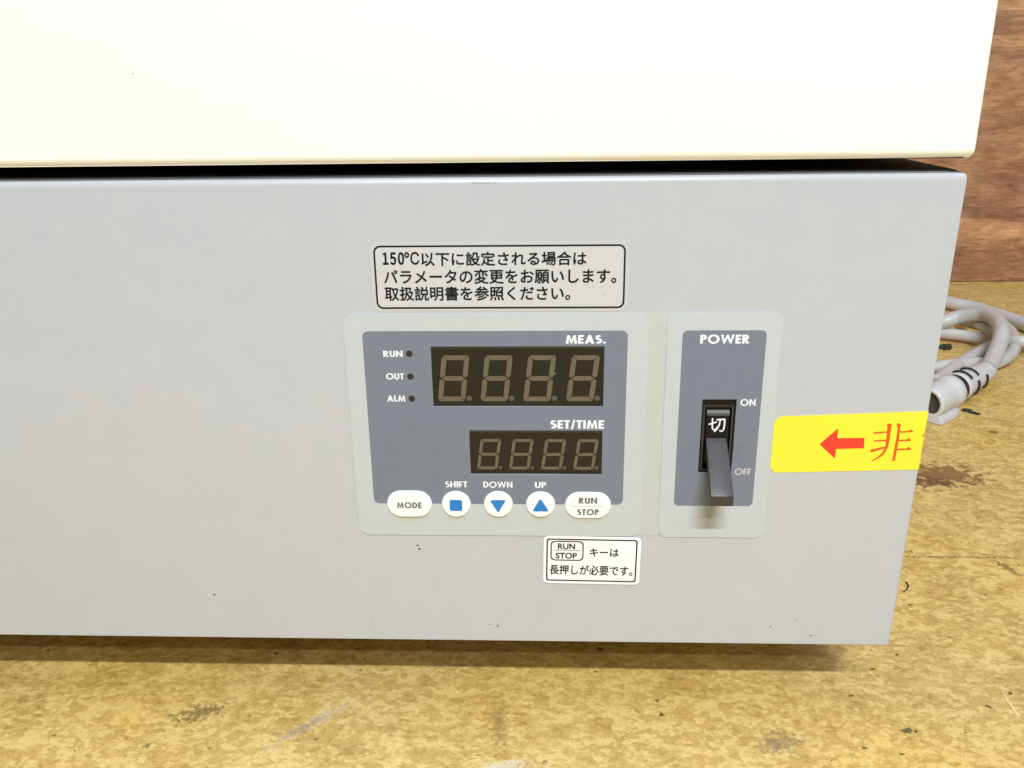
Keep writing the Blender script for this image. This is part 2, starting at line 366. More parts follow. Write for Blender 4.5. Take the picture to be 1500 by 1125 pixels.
    if ch == 'S':
        r1, r2 = .26 - w / 2 + .02, .30 - w / 2 + .02
        rr1 = (1 - w) / 4 - .01; rr2 = (1 - w) / 2 - rr1
        c1z, c2z = 1 - w / 2 - rr1, w / 2 + rr2
        p = [(.28 + r1 * math.cos(math.radians(a)) * 1.05, c1z + rr1 * math.sin(math.radians(a))) for a in range(38, 241, 14)]
        q = [(.26 + r2 * math.cos(math.radians(a)) * 1.05, c2z + rr2 * math.sin(math.radians(a))) for a in range(62, -142, -14)]
        return [ribbon(p + q, w * .95)], .56
    if ch == 'W':
        W = 1.22; k = w * 1.0
        return [[(0, 1), (k, 1), (.33, .36), (W / 2 - .07, 1), (W / 2 + .07, 1), (W - .33, .36), (W - k, 1), (W, 1), (W - .27, 0), (W - .38, 0), (W / 2, .62), (.38, 0), (.27, 0)]], W
    if ch == '.': return [circ(w * .55, w * .52, w * .55, 16)], w * 1.1
    if ch == '/': return [[(0, -.08), (w * .75, -.08), (.40, 1.05), (.40 - w * .75, 1.05)]], .40
def caps(txt, box, y, w=.2, gap=.085):
    polys, x = [], 0
    for ch in txt:
        ps, adv = glyph(ch, w)
        g = gap * (.3 if ch in 'A' else 1)
        polys += [[(px + x, pz) for px, pz in p] for p in ps]; x += adv + gap
    tot = x - gap
    sx = (box[2] - box[0]) / tot; sz = (box[3] - box[1])
    return flat([[(box[0] + px * sx, box[1] + pz * sz) for px, pz in p] for p in polys], y)

def tube_mesh(pts, r, n=16, closed_ends=True, sub=8):
    P = [Vector(p) * MM for p in pts]; S = []
    for i in range(len(P) - 1):
        p0, p1, p2, p3 = P[max(i - 1, 0)], P[i], P[i + 1], P[min(i + 2, len(P) - 1)]
        for k in range(sub):
            t_ = k / sub
            S.append(0.5 * ((2 * p1) + (p2 - p0) * t_ + (2 * p0 - 5 * p1 + 4 * p2 - p3) * t_ ** 2 + (-p0 + 3 * p1 - 3 * p2 + p3) * t_ ** 3))
    S.append(P[-1]); bm = bmesh.new(); rings = []; up = Vector((0.01, 0.02, 1)); side = None
    for i, s in enumerate(S):
        d = (S[min(i + 1, len(S) - 1)] - S[max(i - 1, 0)]).normalized()
        if side is None: side = d.cross(up).normalized()
        side = (side - d * side.dot(d)).normalized(); u2 = d.cross(side)
        rings.append([bm.verts.new(s + (side * math.cos(2 * math.pi * k / n) + u2 * math.sin(2 * math.pi * k / n)) * (r[i * len(r) // len(S)] if isinstance(r, list) else r) * MM) for k in range(n)])
    for a, b2 in zip(rings, rings[1:]):
        for k in range(n): bm.faces.new((a[k], a[(k + 1) % n], b2[(k + 1) % n], b2[k]))
    if closed_ends: bm.faces.new(rings[0][::-1]); bm.faces.new(rings[-1])
    return bm_mesh(bm, smooth=True)
def lathe_axis(A, D, prof, n=40, e1=None):
    """profile [(t_mm, r_mm)] turned round axis from A (mm) along D"""
    D = D.normalized(); s = D.cross(Vector((0, 0, 1))).normalized(); u = s.cross(D)
    bm = bmesh.new(); rings = []
    for t_, r in prof:
        rings.append([bm.verts.new((A + D * t_ + (s * math.cos(2 * math.pi * k / n) + u * math.sin(2 * math.pi * k / n)) * r) * MM) for k in range(n)])
    for a, b2 in zip(rings, rings[1:]):
        for k in range(n): bm.faces.new((a[k], a[(k + 1) % n], b2[(k + 1) % n], b2[k]))
    bm.faces.new(rings[0][::-1]); bm.faces.new(rings[-1])
    return bm_mesh(bm, smooth=True)

# ------------------------------------------------------------------ the setting: bench top and wood-faced wall
bench = mesh_obj('workbench_top', box_mesh(-1300, 1700, -900, 902.6, -30, 0), 'bench'); bench['kind'] = 'structure'
wall = mesh_obj('wall', box_mesh(-1300, 1700, 909, 990, -30, 1150), mat('wall_backing', (0.05, 0.025, 0.012), 0.8)); wall['kind'] = 'structure'
tones = {}
def strip_tone(row, k):
    base = [(0.27, 0.135, 0.070), (0.24, 0.118, 0.062), (0.26, 0.125, 0.068), (0.42, 0.235, 0.110), (0.50, 0.29, 0.135), (0.43, 0.235, 0.110),
            (0.27, 0.135, 0.078), (0.30, 0.150, 0.085), (0.27, 0.135, 0.075), (0.34, 0.175, 0.098), (0.37, 0.19, 0.10), (0.38, 0.20, 0.10), (0.30, 0.155, 0.080), (0.36, 0.195, 0.095),
            (0.33, 0.18, 0.085), (0.31, 0.165, 0.08), (0.40, 0.22, 0.10), (0.42, 0.235, 0.105), (0.36, 0.20, 0.095), (0.40, 0.23, 0.11), (0.30, 0.165, 0.085), (0.42, 0.24, 0.115),
            (0.27, 0.145, 0.08), (0.29, 0.16, 0.09), (0.42, 0.245, 0.12), (0.36, 0.205, 0.10), (0.42, 0.24, 0.115), (0.50, 0.30, 0.15), (0.53, 0.32, 0.16), (0.40, 0.23, 0.115)]
    c = base[row % len(base)]; mu = (.36, .205, .115); c = tuple((v * .5 + q_ * .5) * k_ for v, q_, k_ in zip(c, mu, (1.25, 1.18, 1.14))); f = 1 + random.uniform(-.05, .05) if k == 1 else 1 + random.uniform(-.15, .15)
    return tuple(v * f for v in c)
z = 0.8; row = 0; vis_joint = {3: 497, 8: 506, 9: 506, 15: 470, 22: 520}
while z < 700:
    hgt = 14.6
    j0 = vis_joint.get(row, 0); xs = [-1290, j0 - random.uniform(420, 700) if j0 else random.uniform(-700, 260)]
    if j0: xs.append(j0)
    xs.append(xs[-1] + random.uniform(260, 600)); xs.append(1690)
    if not j0 and 330 < xs[2] < 600: xs[2] += 250
    for k in range(len(xs) - 1):
        o = mesh_obj('wood_strip', box_mesh(xs[k] + .12, xs[k + 1] - .12, 903 + random.uniform(-.1, .1), 909, z + .04, z + hgt - .04), 'wood', wall)
        o.color = (*strip_tone(row, k if j0 else (1 if k in (1, 2) else k)), 1)
    z += hgt; row += 1

# ------------------------------------------------------------------ the oven
OX = -311.0
oven = empty('laboratory_oven', (OX * MM, 0.24, 0), 'grey and cream laboratory oven standing on yellow bench, digital controls and black power lever', 'oven')
ZB, ZT = 40.0, 240.0
brk = (-86.7, 122.0, -73.3, 153.6)
hs = housing_mesh(-622, 0, 0, 480, ZB, ZT)
hs = boolean(hs, [box_mesh(brk[0] - .3, brk[2] + .3, -6, 26, brk[1] - .3, brk[3] + .3)])
housing = mesh_obj('lower_housing', hs, 'grey_paint', oven)
for x in (-575, -47):
    for y in (150, 440):
        f = lathe_axis(Vector((x, y, 0)), Vector((0, 0.0001, 1)), [(0, 15), (2, 17), (30, 15), (41, 13)], 24)
        mesh_obj('foot', f, 'rubber', oven)
cab = mesh_obj('upper_cabinet', box_mesh(-622, -.5, 17, 480, 246.5, 760, 1.5, 3), 'cream_paint', oven)
bm = bmesh.new(); nk = [(-600, 62), (-140, 62), (-60, 75), (-60, 460), (-600, 460)]
lo_ = [bm.verts.new((x * MM, y * MM, 239.9 * MM)) for x, y in nk]; hi_ = [bm.verts.new((x * MM, y * MM, 247 * MM)) for x, y in nk]
bm.faces.new(lo_); bm.faces.new(hi_)
for k in range(len(nk)): bm.faces.new((lo_[k], lo_[(k + 1) % len(nk)], hi_[(k + 1) % len(nk)], hi_[k]))
mesh_obj('neck', bm_mesh(bm), 'gasket', oven)
mesh_obj('gap_shade_sheet', box_mesh(-612, .6, 4.2, 470, 239.8, 240.5, .2, 2), mat('gap_shade', (.035, .035, .034), .8, spec=.3), oven)  # added dark sheet that paints the shade in the gap under the door
mesh_obj('door_gasket', box_mesh(-614, -9, 12.9, 17.1, 254, 752), 'gasket', oven)
door = mesh_obj('door', housing_mesh(-626, 3.3, -2, 13, 245.0, 758, .9, 3.2, 2.0, 0), 'cream_paint', oven)

PT_ = 0.45   # plate thickness
d1 = (-193.3, 150.5, -125.6, 175.4); d2 = (-179.2, 120.9, -125.6, 140.2)
def rect(b): return [(b[0], b[1]), (b[2], b[1]), (b[2], b[3]), (b[0], b[3])]
bk = mesh_obj('backing_film', flat([rr(-114, 92.9, -96, 188.6, 1.0)], 0, .15), 'beige_film', oven)
plate = mesh_obj('control_plate', flat([rr(-227.0, 92.6, -108.9, 188.8, 4.6), rect(d1), rect(d2)], 0, PT_), 'plate', oven)
pr = mesh_obj('blue_grey_field', flat([rr(-219.9, 107.3, -116.7, 181.7, 2.4), rect(d1), rect(d2)], -PT_ - .03), 'blue_grey', plate)
ty = -PT_ - .06
for txt, box, wt in (('MEAS.', (-140.63,176.53,-125.13,179.97), .235), ('SET/TIME', (-146.50,141.07,-125.09,144.71), .235), ('RUN', (-212.11,171.25,-204.45,173.77), .22),
                     ('OUT', (-211.57,161.90,-204.41,164.44), .22), ('ALM', (-211.67,152.58,-204.28,155.14), .22), ('SHIFT', (-189.81,114.90,-180.65,117.57), .21),
                     ('DOWN', (-174.05,114.80,-162.08,117.53), .21), ('UP', (-152.84,114.80,-148.15,117.49), .21)):
    mesh_obj('lettering', caps(txt, box, ty, wt), 'white_ink', plate)
for c in ((-201.81,172.53), (-201.81,163.10), (-201.76,153.81)):
    mesh_obj('indicator_lamp', flat([circ(c[0], c[1], 1.32)], ty - .01), 'lamp_dark', plate)

def seg_polys(p, h, wd, t_, sl, g):
    """seven-segment digit: p = lower left of the box, sl = slant"""
    def S(x, z): return (p[0] + x + sl * z / h, p[1] + z)
    m_ = h / 2; k = t_ / 2; out = []
    def hseg(zc, l0, l1, shape):
        if shape == 'top': return [S(g, zc), S(wd - g, zc), S(wd - g - t_, zc - t_), S(g + t_, zc - t_)]
        if shape == 'bot': return [S(g, zc), S(wd - g, zc), S(wd - g - t_, zc + t_), S(g + t_, zc + t_)]
        return [S(g + k * .6, zc), S(g + k * 1.9, zc + k), S(wd - g - k * 1.9, zc + k), S(wd - g - k * .6, zc), S(wd - g - k * 1.9, zc - k), S(g + k * 1.9, zc - k)]
    out += [hseg(h, 0, 0, 'top'), hseg(m_, 0, 0, 'mid'), hseg(0, 0, 0, 'bot')]
    for hi in (0, 1):
        a, b_ = (m_, h) if hi else (0, m_)
        e0, e1 = (g + k * .2, g) if hi else (g, g + k * .2)
        if hi:
            out.append([S(0, b_ - g - t_ * .35), S(t_ * .35, b_ - g), S(t_, b_ - g - t_ * .75), S(t_, a + g + k * .9), S(k * .8, a + g * .6), S(0, a + g + k * .6)])
            out.append([S(wd, b_ - g - t_ * .35), S(wd - t_ * .35, b_ - g), S(wd - t_, b_ - g - t_ * .75), S(wd - t_, a + g + k * .9), S(wd - k * .8, a + g * .6), S(wd, a + g + k * .6)])
        else:
            out.append([S(0, a + g + t_ * .35), S(t_ * .35, a + g), S(t_, a + g + t_ * .75), S(t_, b_ - g - k * .9), S(k * .8, b_ - g * .6), S(0, b_ - g - k * .6)])
            out.append([S(wd, a + g + t_ * .35), S(wd - t_ * .35, a + g), S(wd - t_, a + g + t_ * .75), S(wd - t_, b_ - g - k * .9), S(wd - k * .8, b_ - g * .6), S(wd, b_ - g - k * .6)])
    return out
def display(b, digits, h, wd, t_, sl, g, dots, dr):
    e = .45
    win = mesh_obj('display_window', flat([rect((b[0], b[1], b[2], b[3]))], -.03, .02), 'window', oven)
    mesh_obj('window_lip', flat([rect((b[0], b[3] - .9, b[2], b[3] - .55))], -.08), mat('lip_highlight', (0.05, 0.044, 0.03), .3), win)  # highlight along the window's top lip, painted as a lighter strip
    mesh_obj('window_lip', flat([rect((b[0], b[1], b[0] + e, b[3] - 1)), rect((b[2] - e, b[1], b[2], b[3] - 1)), rect((b[0] + e, b[1], b[2] - e, b[1] + e)), rect((b[0], b[3] - .5, b[2], b[3]))], -.07), 'window_edge', win)
    for x, zz in digits:
        for pl in seg_polys((x, zz), h, wd, t_, sl, g):
            mesh_obj('segment', flat([pl], -.06, .04), 'segment', win)
    for x, zz in dots: mesh_obj('decimal_point', flat([circ(x, zz, dr, 16)], -.06, .04), 'dot', win)
    return win
display(d1, [(-191.4 + k * 17.0, 152.6) for k in range(4)], 19.1, 10.9, 1.95, 2.3, .42, [(-178.8 + k * 16.93, 153.85) for k in range(4)], 1.1)
display(d2, [(-176.6 + k * 13.1, 122.9) for k in range(4)], 13.4, 8.4, 1.25, 1.9, .34, [(-166.9 + k * 13.07, 123.7) for k in range(4)], .75)

# push buttons: domed keys
def key_mesh(x0, z0, x1, z1, r, hgt, y0, exp=2.0, n=10):
    rings = []; bm = bmesh.new(); steps = [(0, 0), (.10, .45), (.28, .75), (.6, .93), (1.1, 1.0)]
    for ins, f in steps:
        pl = rr(x0 + ins, z0 + ins, x1 - ins, z1 - ins, max(r - ins, .2), n)
        rings.append([bm.verts.new((x * MM, (y0 - hgt * f) * MM, z_ * MM)) for x, z_ in pl])
    for a, b2 in zip(rings, rings[1:]):
        for k in range(len(a)): bm.faces.new((a[k], a[(k + 1) % len(a)], b2[(k + 1) % len(a)], b2[k]))
    bm.faces.new(rings[-1]); me = bm_mesh(bm)
    for p in me.polygons: p.use_smooth = len(p.vertices) < 6
    return me
KH = .95; ky = -PT_ - KH - .04
def key(b, r=None):
    r = r or min((b[3] - b[1]) / 2, (b[2] - b[0]) / 2) - .01
    o = mesh_obj('push_button', key_mesh(b[0], b[1], b[2], b[3], r, KH, -PT_ - .031), 'key', oven); return o
def pix(b): return b
kM = key((-214.47,101.22,-195.63,113.30)); kS = key((-191.63,101.29,-179.46,113.25)); kD = key((-174.14,101.42,-161.97,113.28)); kU = key((-156.61,101.47,-144.48,113.22)); kR = key((-140.53,101.04,-121.47,113.08))
kM['label'] = 'white oval button marked MODE'; kS['label'] = 'round white button with blue square'; kD['label'] = 'round white button with blue triangle pointing down'
kU['label'] = 'round white button with blue triangle pointing up'; kR['label'] = 'white oval button marked RUN STOP'
mesh_obj('lettering', caps('MODE', (-210.24,105.61,-199.93,108.33), ky, .25), 'grey_ink', kM)
mesh_obj('lettering', caps('RUN', (-134.83,108.16,-127.25,110.91), ky, .25), 'grey_ink', kR)
mesh_obj('lettering', caps('STOP', (-135.42,102.94,-126.47,105.65), ky, .25), 'grey_ink', kR)
lb = (-137.79,106.68,-125.12,107.03); mesh_obj('divider_line', flat([rect(lb)], ky), mat('thin_line', (.5, .5, .5), .5), kR)
sb = (-188.22,104.44,-182.97,109.58); mesh_obj('square_symbol', flat([rr(*sb, .8)], ky), 'blue_ink', kS)
def rtri(a, b_, c, r):
    pts = [Vector(p) for p in (a, b_, c)]; out = []
    for i in range(3):
        p, q, s = pts[i], pts[i - 1], pts[(i + 1) % 3]
        u = (q - p).normalized(); v = (s - p).normalized(); p1 = p + u * r; p2 = p + v * r
        for k in range(6):
            t_ = k / 5; out.append(tuple((1 - t_) ** 2 * p1 + 2 * t_ * (1 - t_) * p + t_ ** 2 * p2))
    return out
mesh_obj('arrow_symbol', flat([rtri((-171.54,109.60), (-164.74,109.65), (-168.14,103.54), 1.1)], ky), 'blue_ink', kD)
mesh_obj('arrow_symbol', flat([rtri((-154.03,104.43), (-146.99,104.47), (-150.63,110.57), 1.1)], ky), 'blue_ink', kU)

# worn marks pressed into the plate under the keys
for (cx, cz), rx, rz in (((-205.50,99.94), 7.0, 1.0), ((-185.65,100.40), 4.3, .8), ((-168.18,100.84), 3.5, .7), ((-150.80,100.65), 3.6, 1.0), ((-130.92,99.83), 7.0, 1.0)):
    pl = [(cx + rx * math.cos(a) * random.uniform(.85, 1.1), cz + rz * math.sin(a) * random.uniform(.7, 1.2)) for a in [k * math.pi / 10 for k in range(20)]]
    mesh_obj('worn_mark', flat([pl], -PT_ - .02), mottled('worn_plate', (0.50, 0.515, 0.47), .55, .08, 600), plate)

# power switch plate and breaker
sp = mesh_obj('switch_plate', flat([rr(-101.6, 92.4, -58.1, 188.8, 3.6), rect(brk)], 0, PT_), 'plate', oven)
mesh_obj('blue_grey_field', flat([rr(-95.8, 107.0, -63.8, 181.7, 2.0), rect(brk)], -PT_ - .03), 'blue_grey', sp)
mesh_obj('lettering', caps('POWER', (-88.98,176.46,-70.11,180.01), ty, .235), 'white_ink', sp)
mesh_obj('lettering', caps('ON', (-71.90,150.96,-65.89,153.65), ty, .2), 'white_ink', sp)
mesh_obj('lettering', caps('OFF', (-72.02,121.13,-65.45,123.86), ty, .2), mat('faded_ink', (.52, .52, .53), .5), sp)
x0, z0, x1, z1 = brk
body = flat([rect((x0 + .02, z0 + .02, x1 - .02, z1 - .02)), rect((-84.9, 123.4, -74.9, 149.6))], 1.6, 1.2)
cb = mesh_obj('circuit_breaker', join_meshes([body, box_mesh(x0 + .02, x1 - .02, 3.4, 24, z0 + .02, z1 - .02)]), 'black_plastic', oven)
mesh_obj('bezel', flat([rr(-86.0, 122.9, -74.1, 151.0, .5), rect((-85.3, 123.3, -74.8, 150.5))], .4, .35), mat('bezel_plastic', (.03, .03, .03), .3), cb)
# rocking block that carries the character, and the lever standing out from it
def prism(sec, xa, xb, bev=0.0):
    bm = bmesh.new(); A = [bm.verts.new((xa * MM, y * MM, z_ * MM)) for y, z_ in sec]; B = [bm.verts.new((xb * MM, y * MM, z_ * MM)) for y, z_ in sec]
    bm.faces.new(A); bm.faces.new(B[::-1]); n = len(sec)
    for k in range(n): bm.faces.new((A[k], A[(k + 1) % n], B[(k + 1) % n], B[k]))
    bmesh.ops.recalc_face_normals(bm, faces=bm.faces)
    if bev: bmesh.ops.bevel(bm, geom=list(bm.edges), offset=bev * MM, segments=3, profile=.5, affect='EDGES')
    me = bm_mesh(bm)
    if bev:
        big = sorted((p.area for p in me.polygons), reverse=True)[5]
        for p in me.polygons: p.use_smooth = p.area < big * .999
    return me
mesh_obj('rocker', prism([(.9, 136.0), (.9, 146.4), (2.6, 148.4), (3.3, 148.4), (3.3, 126), (1.2, 126)], -84.4, -75.3, .15), 'black_plastic', cb)
mesh_obj('rocker_edge', prism([(.75, 146.3), (.7, 147.4), (2.0, 148.9), (2.2, 147.8)], -84.3, -75.4), mat('grey_edge', (.09, .09, .09), .45), cb)  # separate lighter grey strip along the rocker's top slope
def lever_mesh():
    bm = bmesh.new(); secs = []
    top0 = Vector((0, .6, 136.9)); top1 = Vector((0, -18.3, 120.1)); d = (top1 - top0).normalized(); perp = Vector((0, -d.z, d.y)); perp = perp if perp.z < 0 else -perp
    for t_, hw, th, lift in ((0, 4.15, 4.6, 0), (.12, 4.2, 4.9, 0), (.5, 4.3, 5.0, -.5), (.85, 4.45, 4.9, -.15), (1.0, 4.5, 4.6, 0)):
        c = top0.lerp(top1, t_) - perp * lift * -1; x = -80.15
        q = [c + Vector((-hw, 0, 0)), c + Vector((hw, 0, 0)), c + Vector((hw * .94, 0, 0)) + perp * th, c + Vector((-hw * .94, 0, 0)) + perp * th]
        secs.append([bm.verts.new((v + Vector((x, 0, 0))) * MM) for v in q])
    for a, b2 in zip(secs, secs[1:]):
        for k in range(4): bm.faces.new((a[k], a[(k + 1) % 4], b2[(k + 1) % 4], b2[k]))
    for k_, sx_ in ((2, 1), (3, -1)): secs[-1][k_].co = (top1 + Vector((-80.15 + sx_ * 4.55, .35, -4.5))) * MM
    bm.faces.new(secs[0][::-1]); bm.faces.new(secs[-1]); bmesh.ops.recalc_face_normals(bm, faces=bm.faces)
    ed = [e for e in bm.edges if e.calc_face_angle(0) > .5]
    bmesh.ops.bevel(bm, geom=ed, offset=.32 * MM, segments=3, profile=.5, affect='EDGES')
    return bm_mesh(bm, smooth=True)
lv = mesh_obj('lever', lever_mesh(), 'lever', cb)
md = lv.data
# the character on the rocker, drawn as round-ended strokes
def zpt(x, y, o, k): return (o[0] + x / k, o[1] + y / k)
cy = .85
strokes = [([(-83.18,142.54), (-81.99,142.89), (-80.52,143.42)], .60),
           ([(-82.01,144.90), (-81.96,143.30), (-81.92,141.25), (-81.62,140.37), (-80.96,140.20), (-80.12,140.58), (-80.06,141.37)], .60),
           ([(-80.21,144.50), (-78.60,144.59), (-77.18,144.65)], .62),
           ([(-77.20,144.53), (-77.16,142.72), (-77.30,140.68), (-77.67,139.79), (-78.11,139.56), (-78.78,139.79)], .62),
           ([(-78.96,144.35), (-79.13,142.72), (-79.57,141.26), (-80.26,140.14), (-80.97,139.49)], .60)]
ms = []
for k, (s, wd) in enumerate(strokes): ms.append(flat([ribbon(s, wd, True)], cy - k * .01))
mesh_obj('lettering', join_meshes(ms), 'white_ink', cb)

# long grey sticker with the temperature note
bx = (-214.43,190.41,-118.24,214.84)
x0, z0, x1, z1 = -213.5, 190.5, -118.4, 215.0
st = mesh_obj('notice_sticker', flat([rr(x0 - 1.3, z0 - 1.2, x1 + 1.3, z1 + 1.2, 3.6)], 0, .12), 'clear_margin', oven)
mesh_obj('sticker_face', flat([rr(x0 + .2, z0 + .2, x1 - .2, z1 - .2, 2.5)], -.14), 'sticker', st)
mesh_obj('sticker_border', flat([rr(x0, z0, x1, z1, 2.6), rr(x0 + .70, z0 + .70, x1 - .70, z1 - .70, 2.0)], -.17), 'black_ink', st)
for txt, box in (('１５０', (-209.95,207.80,-202.05,212.33)), ('℃', (-201.68,207.76,-196.23,212.47)), ('以下に設定される場合は', (-195.36,207.20,-133.12,212.36)),
                 ('パラメータの変更をお願いします。', (-209.96,200.28,-121.79,205.80)), ('取扱説明書を参照ください。', (-210.00,193.74,-139.12,199.15))):
    mesh_obj('lettering', text_mesh(txt, box, -.19, .06 if txt == '１５０' else .023, spacing=.6 if txt == '１５０' else 1.0), 'black_ink', st)

# small white sticker, a little tilted
def warp4(q):
    (ax, az), (bx_, bz), (cx, cz), (dx, dz) = q   # TL TR BR BL
    def f(u, v): return ((ax * (1 - u) + bx_ * u) * (1 - v) + (dx * (1 - u) + cx * u) * v, (az * (1 - u) + bz * u) * (1 - v) + (dz * (1 - u) + cz * u) * v)
    return f
ang = -.013
q = (-149.41,69.74,-108.57,92.33)
ctr = ((q[0] + q[2]) / 2, (q[1] + q[3]) / 2)
s2 = mesh_obj('instruction_sticker', flat([rot2(rr(*q, 1.9), ang, ctr)], -PT_ + .2, .35), 'white_sticker', oven)
q = (-148.19,70.97,-110.06,91.26)
mesh_obj('sticker_border', flat([rot2(rr(*q, 1.2), ang, ctr), rot2(rr(q[0] + .6, q[1] + .6, q[2] - .6, q[3] - .6, .85), ang, ctr)], -.65), 'black_ink', s2)
q = (-146.46,80.82,-132.54,90.21)
mesh_obj('key_outline', flat([rot2(rr(*q, 1.9), ang, ctr), rot2(rr(q[0] + .5, q[1] + .5, q[2] - .5, q[3] - .5, 1.6), ang, ctr)], -.65), 'black_ink', s2)
mesh_obj('lettering', text_mesh('RUN', (-143.19,86.44,-136.13,89.08), -.65, .03, ang=ang), 'black_ink', s2)
mesh_obj('lettering', text_mesh('STOP', (-144.12,82.00,-135.33,84.65), -.65, .03, ang=ang), 'black_ink', s2)
mesh_obj('divider_line', flat([rot2(rect((-145.14,85.60,-133.52,85.86)), ang, ctr)], -.65), 'grey_ink', s2)
mesh_obj('lettering', text_mesh('キーは', (-129.83,83.13,-117.74,86.84), -.65, .022, ang=ang), 'black_ink', s2)
mesh_obj('lettering', text_mesh('長押しが必要です。', (-146.74,74.10,-111.69,78.74), -.65, .022, ang=ang * 1.3), 'black_ink', s2)

# yellow sticker that wraps round the housing's right edge
def wrap_sticker(z_lo_l, z_lo_r, z_hi_l, z_hi_r, xl, r, t_):
    """strip following the front, the 2 mm edge radius and the side"""
    path = []; R_ = 0.8
    for x in [xl + r * (1 - math.cos(a)) for a in [k * math.pi / 16 for k in range(9)]] + [-50 + 6 * k for k in range(9)]:
        if not path or x > path[-1][0] + .01: path.append((x, 0.0, x - xl))
    for k in range(0, 7):
        a = math.pi / 2 * k / 6; path.append((-R_ + R_ * math.sin(a), R_ - R_ * math.cos(a), -R_ - xl + R_ * a))
    path.append((0, 40, -R_ - xl + R_ * math.pi / 2 + 38))
    bm = bmesh.new(); cols = []
    L = -xl
    for x, y, s in path:
        f = s / L; lo = z_lo_l + (z_lo_r - z_lo_l) * f; hi = z_hi_l + (z_hi_r - z_hi_l) * f
        c = 0
        if s < r: c = r - math.sqrt(max(r * r - (r - s) ** 2, 0))
        a = 0 if x < -R_ else (math.pi / 2 if y >= R_ else math.asin(min(1, (x + R_) / R_)))
        nx, ny = math.sin(a), -math.cos(a)
        row = [(x + nx * e, y + ny * e, zz) for e in (0.02, t_) for zz in (lo + c, hi - c)]
        cols.append([bm.verts.new(Vector(p) * MM) for p in (row[0], row[1], row[3], row[2])])
    for a_, b2 in zip(cols, cols[1:]):
        for k in range(4): bm.faces.new((a_[k], a_[(k + 1) % 4], b2[(k + 1) % 4], b2[k]))
    bm.faces.new(cols[0]); bm.faces.new(cols[-1][::-1])
    for v in bm.verts: v.co.x += 3.0 * (v.co.z - 40 * MM) / 200 * min(1, max(0, (v.co.x + .058) / .057))
    return bm_mesh(bm)
ys = mesh_obj('arrow_sticker', wrap_sticker(121.9, 123.6, 146.2, 148.6, -57.9, 3.3, .2), 'yellow', oven)
for p in ys.data.polygons: p.use_smooth = False
A = [(-39.33,134.48), (-32.70,141.36), (-32.51,137.09), (-21.95,137.30), (-21.63,132.77), (-32.55,132.43), (-32.54,128.21)]
mesh_obj('arrow', flat([A], -.23), 'red_ink', ys)
H1 = [[(-13.73,143.26), (-12.95,143.38), (-12.03,142.86), (-12.21,141.70), (-12.16,138.79), (-12.16,135.86), (-12.49,132.91), (-13.07,131.14), (-14.30,129.35), (-16.01,127.98), (-17.97,127.19), (-18.10,127.43), (-16.36,128.57), (-14.82,130.06), (-13.79,131.73), (-13.28,134.09), (-13.20,136.44), (-13.31,139.95), (-13.43,141.70)],
      [(-18.65,139.65), (-13.48,140.01), (-13.42,139.54), (-18.48,139.12)], [(-18.13,136.19), (-13.30,136.44), (-13.24,135.97), (-18.03,135.78)],
      [(-18.90,132.30), (-17.89,132.42), (-13.37,133.56), (-13.50,132.85), (-18.28,131.15), (-18.66,131.24)],
      [(-10.04,143.44), (-9.41,143.44), (-8.43,142.87), (-8.69,142.00), (-8.51,136.46), (-8.91,127.47), (-9.74,127.29), (-9.63,131.45), (-9.34,138.79), (-9.45,141.71)],
      [(-8.60,140.08), (-5.27,140.20), (-4.56,140.85), (-3.17,139.92), (-8.59,139.55)],
      [(-8.49,136.34), (-5.43,136.52), (-4.93,137.23), (-3.67,136.12), (-8.48,135.87)],
      [(-8.64,132.51), (-4.92,132.70), (-4.27,133.41), (-2.99,132.24), (-8.69,132.04)]]
mesh_obj('lettering', join_meshes([flat([[(x + dx, z_ + dz) for x, z_ in pl]], -.23 - .004 * k - .001 * j) for k, pl in enumerate(H1) for j, (dx, dz) in enumerate(((.13, .1), (-.13, -.1), (0, 0)))]), 'orange_ink', ys)
# the next character begins just beyond the edge: its first stroke shows as a small red mark
mesh_obj('lettering', flat([[(0.47,137.77), (0.66,138.70), (1.28,139.23), (1.24,138.36)]], -.23), 'orange_ink', ys)

# specks and nicks on the paint
def blotch(c, rx, rz, y, ang=0, n=11, jag=.45):
    pl = [(rx * math.cos(a) * random.uniform(1 - jag, 1), rz * math.sin(a) * random.uniform(1 - jag, 1)) for a in [2 * math.pi * k / n for k in range(n)]]
    pl = rot2(pl, ang, (0, 0)); return flat([[(c[0] + x, c[1] + z_) for x, z_ in pl]], y, .05)
sm = []
for c, rx, rz, an in (((-202.80,87.34), .45, .35, 0), ((-202.01,85.71), .5, .4, .4), ((-169.45,47.80), .38, .38, 0), ((-172.58,48.63), .28, .22, 0), ((-173.39,48.45), .2, .2, 0), ((-293.41,62.25), .45, .35, 0),
                      ((-33.98,44.75), .4, .3, 0), ((-51.55,49.01), .35, .25, 0), ((-40.83,52.75), .2, .2, 0), ((-291.20,273.11), .001, .001, 0), ((-163.50,175.29), .001, .001, 0),
                      ((-91.53,242.63), .001, .001, 0), ((-76.17,242.96), .001, .001, 0), ((-224.28,51.28), .2, .2, 0), ((-322.79,122.33), .15, .15, 0)):
    if rx > .01: sm.append(blotch(c, rx * 1.3, rz * 1.3, -.02, an))
sm_o = mesh_obj('dirt_speck', join_meshes(sm), 'dirt', oven); sm_o['kind'] = 'stuff'
mesh_obj('dirt_speck', blotch((-163.77,174.87), .5, .9, -PT_ - .1, .3), 'dirt', plate)
mesh_obj('scratch', blotch((-144.87,164.07), 1.1, .3, -.13, .5), mat('pale_scratch', (.2, .14, .1), .5), plate)
mesh_obj('scratch', blotch((-126.42,195.92), .7, .6, -.16, 0), mottled('dull_spot', (.50, .50, .47), .5), st)
